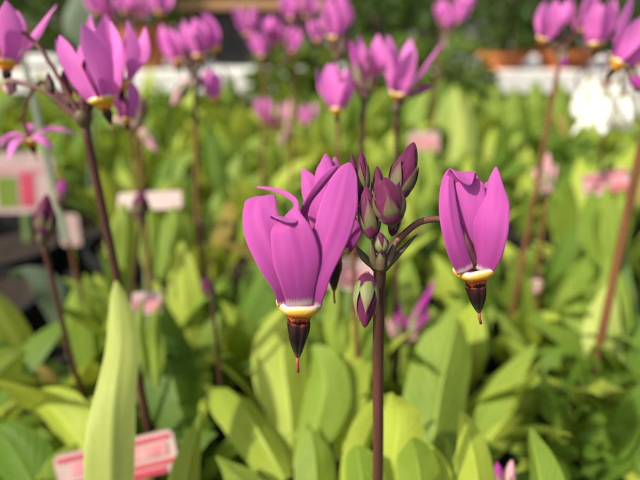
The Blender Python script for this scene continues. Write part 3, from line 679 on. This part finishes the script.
px_leaf(P15, [(482, 560, 0, 16, 0), (480, 500, .0, 36, 10), (474, 455, .002, 32, 6), (466, 425, .004, 16, 0), (461, 411, .005, 2, 0)], .165, 'leaf_sunlit', .06, .25, .01)
px_leaf(P15, [(452, 560, 0, 16, 0), (454, 500, .0, 26, -30), (456, 470, .003, 20, -30), (458, 450, .005, 3, -30)], .172, 'leaf', .06, .2, .01)
px_leaf(P15, [(548, 560, 0, 16, 0), (545, 505, .0, 40, -20), (538, 465, .003, 30, -28), (532, 440, .005, 14, -30), (529, 426, .006, 2, -30)], .17, 'leaf', .06, .3, .01)
px_leaf(P15, [(425, 560, 0, 20, 0), (438, 505, 0, 34, -10), (428, 465, .002, 32, -14), (416, 440, .004, 6, -20)], .172, 'leaf_sunlit', .06, .2, .01)
P16 = flowering('white flowered plant at right with drooping pale petals above the leaves', [
    dict(top=(612, 62), low=(600, 170), d=.36, rad=.0012, mat='stalk_warm', flowers=[(604, 88, 'white', 10, 1.0, 0), (618, 84, 'white', -6, 1.1, .01), (590, 78, 'white', 22, .9, .015), (634, 88, 'white', -18, .9, .02), (624, 98, 'white', -2, 1.0, -.01), (608, 98, 'white', 4, 1.0, -.015), (580, 90, 'white', 24, .8, .03), (614, 74, 'white', 2, 1.1, .02), (630, 76, 'white', -6, 1.0, .02)])], 9, RR(36))

# hand placed leaf plants in the near middle of the picture
def leafy(label, c, r, n=8, pot='black nursery pot hidden beneath broad green leaves', **kw):
    P = thing('leafy_plant', label, 'plant', Vector((c[0], c[1], SOIL)), 'leafy potted plants without flowers')
    if n: rosette(P, n, r, **kw)
    if c[1] < .4: rosette(P, 10, RR(int(c[0]*5000)+9), .034, .42, .68, .35, tilt=55)
    PLANT_XY.append((c[0], c[1])); black_pot(c[0], c[1], pot); return P
L1 = leafy('broad leaved plant with sunlit yellow green leaves behind the left open flower', (-.012, .225), RR(41), 10, dark=.1, smax=.9)
px_leaf(L1, [(292, 470, -.01, 18, 0), (290, 420, .0, 40, 12), (284, 375, .01, 56, 16), (282, 335, .018, 50, 10), (284, 308, .022, 8, 5)], .225, 'leaf_sunlit')
px_leaf(L1, [(345, 460, -.01, 20, 0), (346, 400, 0, 40, -6), (348, 360, .01, 44, -10), (352, 330, .015, 36, -10), (354, 312, .02, 6, -10)], .225, 'leaf_sunlit')
px_leaf(L1, [(285, 480, -.015, 20, 20), (262, 440, -.006, 46, 30), (244, 410, .004, 52, 38), (228, 392, .012, 40, 50), (214, 388, .018, 6, 60)], .215, 'leaf_sunlit')
px_leaf(L1, [(318, 540, -.01, 20, 0), (316, 480, 0, 42, 6), (314, 452, .004, 34, 8), (311, 428, .008, 3, 8)], .19, 'leaf')
px_leaf(L1, [(300, 470, -.01, 16, 0), (318, 420, 0, 44, -18), (326, 385, .008, 46, -24), (320, 358, .012, 30, -30), (312, 346, .015, 5, -30)], .215, 'leaf')
L2 = leafy('broad leaved plant right of the main stalk with one large dark upright leaf', (.075, .205), RR(42), 11, dark=.3, smax=.9)
px_leaf(L2, [(420, 500, -.01, 24, 0), (432, 440, 0, 56, 12), (440, 390, .01, 66, 18), (450, 345, .018, 52, 20), (458, 318, .022, 6, 20)], .215, 'leaf')
px_leaf(L2, [(455, 480, 0, 20, 0), (470, 430, .01, 40, -20), (492, 390, .02, 44, -35), (516, 360, .028, 30, -45), (534, 344, .032, 4, -50)], .225, 'leaf')
px_leaf(L2, [(470, 470, 0, 20, 0), (500, 425, .01, 44, 20), (526, 400, .02, 46, 30), (550, 390, .026, 28, 40), (562, 384, .03, 4, 40)], .225, 'leaf_sunlit')
L3 = leafy('leafy plant at the right edge with pale upright leaves and a pointed low leaf', (.185, .225), RR(43), 11, dark=.3)
px_leaf(L3, [(606, 410, 0, 16, 0), (604, 360, .005, 36, 8), (603, 325, .01, 34, 8), (607, 300, .014, 20, 5), (611, 280, .016, 2, 0)], .27, 'leaf_pale')
px_leaf(L3, [(640, 420, -.01, 20, 60), (615, 430, 0, 52, 40), (590, 432, .008, 48, 30), (568, 440, .012, 3, 30)], .225, 'leaf_dark')
L4 = leafy('leafy plant at the left edge with wide leaves around the dark gap', (-.155, .235), RR(44), 7, dark=.3, smax=.85)
px_leaf(L4, [(110, 480, -.01, 20, 0), (80, 440, 0, 46, -30), (60, 415, .008, 46, -40), (40, 402, .014, 28, -40), (20, 404, .018, 3, -40)], .215, 'leaf_sunlit')
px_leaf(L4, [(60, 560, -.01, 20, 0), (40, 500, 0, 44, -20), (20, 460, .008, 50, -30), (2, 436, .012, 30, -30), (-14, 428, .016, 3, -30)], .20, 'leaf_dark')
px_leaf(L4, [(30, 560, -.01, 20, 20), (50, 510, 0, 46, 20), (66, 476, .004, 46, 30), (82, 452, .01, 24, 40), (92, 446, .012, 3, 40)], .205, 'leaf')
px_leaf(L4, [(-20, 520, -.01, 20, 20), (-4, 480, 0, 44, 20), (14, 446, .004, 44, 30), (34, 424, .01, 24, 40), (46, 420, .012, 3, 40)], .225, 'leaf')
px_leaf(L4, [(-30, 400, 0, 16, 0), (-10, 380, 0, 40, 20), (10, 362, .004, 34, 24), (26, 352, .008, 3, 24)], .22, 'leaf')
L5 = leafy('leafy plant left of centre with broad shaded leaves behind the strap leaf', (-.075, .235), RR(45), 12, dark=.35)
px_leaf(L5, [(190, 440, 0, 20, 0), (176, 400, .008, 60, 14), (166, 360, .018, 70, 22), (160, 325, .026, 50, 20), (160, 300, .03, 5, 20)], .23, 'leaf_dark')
L6 = leafy('wide grey green leaf on a stalk between blurred pink flowers at the upper left', (-.235, .50), RR(46), 5)
px_leaf(L6, [(90, 190, .0, 5, 0), (92, 110, .0, 5, 0), (92, 60, .0, 14, 0), (93, 38, 0, 46, 6), (92, 16, .0, 50, 6), (88, -6, 0, 30, 0), (84, -18, 0, 3, 0)], .5, 'leaf_grey')
px_leaf(L6, [(60, 330, 0, 14, 0), (62, 290, 0, 50, 30), (40, 268, .01, 44, 50), (10, 278, .02, 4, 60)], .33, 'leaf_grey')
L7 = leafy('tall leaved plant in front of the white shelf below the terracotta pots', (.27, .84), RR(47), 10, smin=.7, smax=1.0)
rosette(leafy('mid sized leafy plant at right in front of the white shelf, under the white blooms', (.40, .83), RR(57), 10, smin=.7, smax=1.0), 3, RR(3))
L8 = leafy('tall pale leaved plant right of the centre in front of the shelf', (.16, .70), RR(48), 8, smin=1.0, smax=1.3)
for i, (x, yt) in enumerate(((474, 92), (496, 80), (516, 86), (537, 80), (560, 82), (584, 90), (600, 96), (620, 100))):
    px_leaf(L7, [(x+6, 165, 0, 8, 0), (x+3, 130, 0, 22, 10*(-1)**i), (x, 105, 0, 22, 12), (x-1, yt+9, 0, 13, 8), (x-1, yt, 0, 3, 0)], .84+.01*(i % 2), 'leaf', .08, .2)
px_leaf(L8, [(466, 200, 0, 8, 0), (464, 160, 0, 24, 5), (464, 125, 0, 24, 8), (459, 100, 0, 14, 8), (457, 90, 0, 2, 0)], .6, 'leaf_pale', .08, .2)
for i, (x, yt) in enumerate(((345, 92), (362, 84), (384, 88), (408, 80), (424, 84), (440, 78), (452, 84))):
    px_leaf(L8, [(x-8, 175, 0, 8, 0), (x-4, 140, 0, 26, 20*(-1)**i), (x, 112, 0, 26, 22*(-1)**i), (x+3, yt+8, 0, 14, 8), (x+3, yt, 0, 3, 0)], .70+.02*(i % 2), ('leaf', 'leaf_dark')[i % 2], .08, .2)
q_ = atd(598, 415, .245)
L9 = shrub(Vector((q_.x, q_.y, SOIL)), .036, max(.04, (q_.z-SOIL)*1.45), 170, 77, 'low plant with small lobed looking leaves at the lower right', .017, 'leaf_dark', 'leafy_plant')
black_pot(q_.x, q_.y, 'black nursery pot under the small leaved plant at the lower right')
q_ = atd(632, 360, .29)
L10 = shrub(Vector((q_.x, q_.y, SOIL)), .036, max(.04, (q_.z-SOIL)*1.35), 170, 78, 'bright small leaved plant at the right edge behind the pale upright leaf', .017, 'leaf', 'leafy_plant')
black_pot(q_.x, q_.y, 'black nursery pot under the bright small leaved plant at the right edge')
for px_c, sd_, lb in ((286, 94, 'low bushy plant before the white shelf, under the black crate'), (345, 91, 'bushy green plant before the middle of the white shelf, behind the upright pink flowers'), (400, 92, 'dense bushy plant before the white shelf, right of the open pink flower'), (452, 93, 'bushy plant before the white shelf, left of the white patches')):
    q_ = atY(px_c, 100, .93); shrub(Vector((q_.x, .93, SOIL)), .062, .15, 420, sd_, lb, .03, 'shrub_mid', 'leafy_plant'); black_pot(q_.x, .93, 'black nursery pot under a bushy plant before the white shelf')
# ------------------------------------------------------------------ filler plants in rows
FILL = [('leafy plant without flowers among the blurred rows behind the sharp flowers', 'leafy_plant')]
row = 0; y = .30
rf = RR(99)
while y < .92:
    half = (y*math.cos(PITCH)+.08)*.66+.06
    x = -half+(row % 2)*.045+rf.uniform(-.02, .02)
    while x < half:
        px_ = x+rf.uniform(-.012, .012); py_ = y+rf.uniform(-.012, .012)
        near = min(math.hypot(px_-a, py_-b) for a, b in PLANT_XY)
        gap = (px_ < -.20 and .26 < py_ < .56)
        if near > .062 and not gap and not (.16 < px_ < .6 and py_ > .74):
            P = thing('leafy_plant', 'leafy plant without flowers among the blurred rows behind the sharp flowers', 'plant', Vector((px_, py_, SOIL)), 'leafy potted plants without flowers')
            r = RR(int(px_*9000+py_*777)+5)
            dk = r.choice((.1, .25, .45, .6)) if px_ < .1 else r.choice((.25, .5, .7))
            if py_ < .68: rosette(P, 18, r, .034, .62, 1.12, dk, tilt=24)
            else: rosette(P, 13, r, .028, .95, 1.32, dk, tilt=9)
            PLANT_XY.append((px_, py_)); black_pot(px_, py_, 'black nursery pot hidden beneath broad green leaves')
        x += .098
    y += .092; row += 1
# bare black pots in the gap at left
black_pot(-.30, .44, 'bare black pot with a picture label in the gap at left')
black_pot(-.27, .335, 'empty black pot in the dark gap at the left edge')

# ------------------------------------------------------------------ plant labels
plant_label(atd(22, 183, .50), .062, .060, -18, 2, 8, 'large white and pink picture label behind the star shaped flower at left', 'picture')
plant_label(atd(150, 201, .33), .042, .012, -35, -3, 0, 'wide pale pink label behind the thick left stalk', 'plain')
plant_label(atd(147, 303, .235), .0135, .0105, -30, 0, 5, 'small pink label low beside the base of the thick stalk', 'pink')
plant_label(atd(117, 463, .205), .050, .017, -28, -12, 6, 'white label with red stripes behind the pale strap leaf', 'stripe')
plant_label(atd(350, 274, .25), .026, .016, -30, 4, -4, 'pink label behind the umbel of the sharp flower', 'pink')
plant_label(atd(424, 142, .46), .028, .019, -25, 0, 0, 'faint pink label beyond the tallest purple bud', 'pink')
plant_label(atd(606, 183, .33), .029, .015, -30, -14, -6, 'dusky pink striped label at right by the stout stalk', 'stripe')
plant_label(atd(70, 230, .46), .018, .03, -10, 0, 0, 'narrow pale label tucked in the dark gap at left', 'plain')
# small leaves spreading over the soil at the front of the bed
for k, (x, yb, lb) in enumerate(((.10, .135, 'small leafy plant at the bottom, right of the sharp main stalk'), (.17, .155, 'small dark leafy plant at the bottom right corner'), (-.10, .155, 'small leafy plant at the bottom left, below the red striped label'), (.245, .25, 'small leafy plant at the right edge below the stout stalk'), (.13, .30, 'small leafy plant between the main stalk and the stout right stalk'), (-.19, .175, 'small leafy plant at the bottom left corner'))):
    P = thing('leafy_plant', lb, 'plant', Vector((x, yb, SOIL)), 'leafy potted plants without flowers')
    rosette(P, 16, RR(300+k), .036, .45, .85, (.3, .6, .3, .4, .3, .3)[k], tilt=34); black_pot(x, yb, 'black nursery pot hidden beneath broad green leaves')
# leaves growing in front of the labels
for (x, y, wpx, d, k) in ((150, 222, 66, .315, 3), (147, 322, 26, .22, 2), (350, 300, 44, .235, 2), (424, 158, 28, .44, 2), (604, 204, 40, .31, 3)):
    q = atd(x, y+40, d+.02); best = min((o for o in COL.objects if o.get('category') in ('plant', 'flower')), key=lambda o: (o.location.x-q.x)**2+(o.location.y-q.y-.02)**2)
    for i in range(k):
        r = RR(x*7+i); xx = x+(i+.5-k/2)*wpx/k*1.1; w_ = wpx*.55*r.uniform(.8, 1.1); h_ = r.uniform(90, 120)*.3/d**.5
        px_leaf(best, [(xx+r.uniform(-14, 14), y+h_, 0, w_*.3, 0), (xx+r.uniform(-6, 6), y+h_*.55, 0, w_, r.uniform(-30, 30)), (xx, y+h_*.15-6, 0, w_*.8, r.uniform(-30, 30)), (xx+r.uniform(-5, 5), y-r.uniform(10, 24), .004, 2, 0)], d, 'leaf', .08, .2)
# thin pale blade at upper left
gb_o = atY(62, 215, .25)
gb = obj('grass_blade', ribbon([(66, 240, 0, 7, 0), (50, 175, 0, 7, 5), (36, 110, 0, 7, 10), (22, 52, 0, 5, 10), (14, 15, 0, 1, 10)], .26, gb_o, 20, 5, .1), M['blade']); gb.location = gb_o
tag(gb, 'thin pale grey green blade slanting behind the left flowers', 'grass')

# ------------------------------------------------------------------ bench, shelf and what stands on it
bench = thing('bench', 'low black matted nursery bench carrying all the potted plants', 'bench', (0, .45, -.02))
mb = MB(); mb.box((0, 0, -.0), (2.4, 1.2, .04)); o = obj('bench_top', mb.data('bench_top', False), M['mat'], bench); o.location = (0, 0, 0); bevel(o, .003)
for sx in (-1, 1):
    for sy in (-1, 1):
        mb = MB(); mb.box((sx*1.1, sy*.5, -.371), (.05, .05, .70)); bevel(obj('leg', mb.data('leg', False), M['metal'], bench), .003)
SZ = .176
shelf = thing('display_shelf', 'white topped display shelf behind the bench with terracotta pots on it', 'shelf', (0, 1.25, SZ))
mb = MB(); mb.box((0, 0, -.0125), (3.6, .36, .025)); bevel(obj('shelf_board', mb.data('shelf_board', False), M['white_board'], shelf), .003)
mb = MB(); mb.box((0, -.172, -.035), (3.6, .015, .018)); bevel(obj('fascia', mb.data('fascia', False), M['white_board'], shelf), .002)
for sx in (-1.7, -.6, .6, 1.7):
    mb = MB(); mb.box((sx, 0, -.50), (.05, .28, .95)); bevel(obj('leg', mb.data('leg', False), M['metal'], shelf), .003)

def terr_pot(px, w, Y, label, hk=.62):
    base = CAM+ray(px, 80)*(Y/ray(px, 80).y); rt = w/2*(Y*math.cos(PITCH)+.05)/FPX
    h = rt*hk; mb = MB()
    mb.lathe([(.001, 0, 0), (rt*.68, 0, .1), (rt*.90, h*.72, .5), (rt*1.0, h*.72, .55), (rt*1.04, h, .8), (rt*.94, h, .85), (rt*.90, h*.7, .9)], 32)
    o = obj('terracotta_pot', mb.data('terracotta_pot', False), M['terracotta']); o.location = (base.x, Y, SZ+.0005); tag(o, label, 'pot', 'terracotta pots on the shelf')
    mb = MB(); mb.lathe([(rt*.92, h*.9, 0), (rt*.5, h*.93, .5), (.001, h*.94, 1)], 20); obj('soil', mb, M['soil'], o)
    return o.location.copy(), h, rt
tp = [(500, 50, 1.115, 'terracotta pot with bushy plant at right of centre on the white shelf'), (560, 58, 1.115, 'terracotta pot behind the slanting brown stalk on the white shelf'),
      (146, 58, 1.115, 'terracotta pot behind the upper left flowers on the white shelf'), (8, 56, 1.12, 'terracotta pot at the far left end of the white shelf'), (640, 50, 1.16, 'terracotta pot at the right edge of the view on the white shelf')]
sl = ['dark green bushy plant in the terracotta pot right of centre', 'bushy green plant in the terracotta pot behind the slanting stalk', 'green plant in the terracotta pot behind the upper left flowers',
      'green plant in the far left terracotta pot', 'green plant in the terracotta pot at the right edge']
for i, ((px, w, Y, lab), s2) in enumerate(zip(tp, sl)):
    loc, h, rt = terr_pot(px, w, Y, lab, 1.35 if px < 300 else .6)
    shrub(loc+Vector((0, 0, h*.92+.012)), .085, .17, 420, 60+i, s2, .028)
for i, (px, Y, rad, hgt, lab) in enumerate([(425, 1.22, .12, .26, 'dense green shrub on the shelf left of the terracotta pots'), (375, 1.28, .10, .22, 'dark green shrub beside the black crate on the shelf'), (200, 1.3, .08, .16, 'small dark shrub left of the black crate'), (80, 1.28, .11, .24, 'leafy green shrub at the left of the shelf')]):
    b = atY(px, 70, Y); shrub(Vector((b.x, Y, SZ)), rad, hgt, 600, 80+i, lab, .032)
# black crate with a wooden board on top
cl = atY(222, 60, 1.2); cr = atY(316, 60, 1.2); cw = cr.x-cl.x
ct = thing('plastic_crate', 'black plastic crate on the white shelf under a wooden board', 'crate', ((cl.x+cr.x)/2, 1.24, SZ+.001))
mb = MB()
for sy in (-.09, .09): mb.box((0, sy, .055), (cw, .006, .11))
for sx in (-1, 1): mb.box((sx*(cw/2-.003), 0, .055), (.006, .172, .11))
mb.box((0, 0, .004), (cw-.014, .172, .006)); obj('crate_body', mb.data('crate_body', False), M['pot_black'], ct)
for k in range(3):
    mb = MB(); mb.box((0, -.0955, .025+k*.03), (cw*.96, .004, .008)); obj('crate_rib', mb.data('crate_rib', False), M['pot_black'], ct)
mb = MB(); mb.box((0, 0, 0), (cw*1.5, .22, .018)); wb = obj('wooden_board', mb.data('wooden_board', False), M['wood']); wb.location = ((cl.x+cr.x)/2-.02, 1.24, SZ+.1205); bevel(wb, .002)
tag(wb, 'orange brown wooden board lying on the black crate', 'board')

# hedge beyond, ground
for i in range(9):
    x = -2.4+i*.6
    shrub(Vector((x, 2.1+.2*math.sin(i*2.1), -.78)), .48, 1.45, 1300, 120+i, ['tall dark hedge shrub beyond the shelf, far left end of the row', 'tall dark hedge shrub beyond the shelf, second from the left', 'tall dark hedge shrub beyond the shelf, third from the left', 'tall dark hedge shrub beyond the left part of the black crate', 'tall dark hedge shrub straight behind the black crate', 'tall dark hedge shrub behind the terracotta pots', 'tall dark hedge shrub beyond the shelf, third from the right', 'tall dark hedge shrub beyond the shelf, second from the right', 'tall dark hedge shrub beyond the shelf, far right end of the row'][i], .085, 'shrub', 'hedge_shrub')
mb = MB(); n = 24
rows = [[Vector((-150+300*j/(n-1), -150+300*i/(n-1), 0)) for j in range(n)] for i in range(n)]
mb.grid(rows, [[(j/(n-1), i/(n-1)) for j in range(n)] for i in range(n)])
g = obj('ground', mb, M['gravel']); g.location = (0, 0, -.78); g['kind'] = 'structure'

# ------------------------------------------------------------------ light
SUN_EL, SUN_AZ = R(46), R(-124)        # azimuth measured from +y (away from the viewer) towards +x
sd = Vector((math.sin(SUN_AZ)*math.cos(SUN_EL), math.cos(SUN_AZ)*math.cos(SUN_EL), math.sin(SUN_EL)))
sun = bpy.data.lights.new('sun', 'SUN'); sun.energy = 5.0; sun.angle = R(1.0); sun.color = (1, .93, .82)
so = bpy.data.objects.new('sun', sun); COL.objects.link(so); so.rotation_euler = sd.to_track_quat('Z', 'Y').to_euler(); so.location = (0, 0, 3)
w = bpy.data.worlds.new('World'); scene.world = w; w.use_nodes = True
nt = w.node_tree; bg = nt.nodes['Background']
sky = nt.nodes.new('ShaderNodeTexSky'); sky.sky_type = 'NISHITA'; sky.sun_disc = False
sky.sun_elevation = SUN_EL; sky.sun_rotation = SUN_AZ; sky.dust_density = 4.0; sky.ozone_density = 0.3; sky.air_density = 1.0
nt.links.new(sky.outputs[0], bg.inputs[0]); bg.inputs[1].default_value = .15
scene.view_settings.view_transform = 'Standard'; scene.view_settings.look = 'None'; scene.view_settings.exposure = 0
scene.render.engine = 'CYCLES'; scene.cycles.max_bounces = 6; scene.cycles.diffuse_bounces = 4
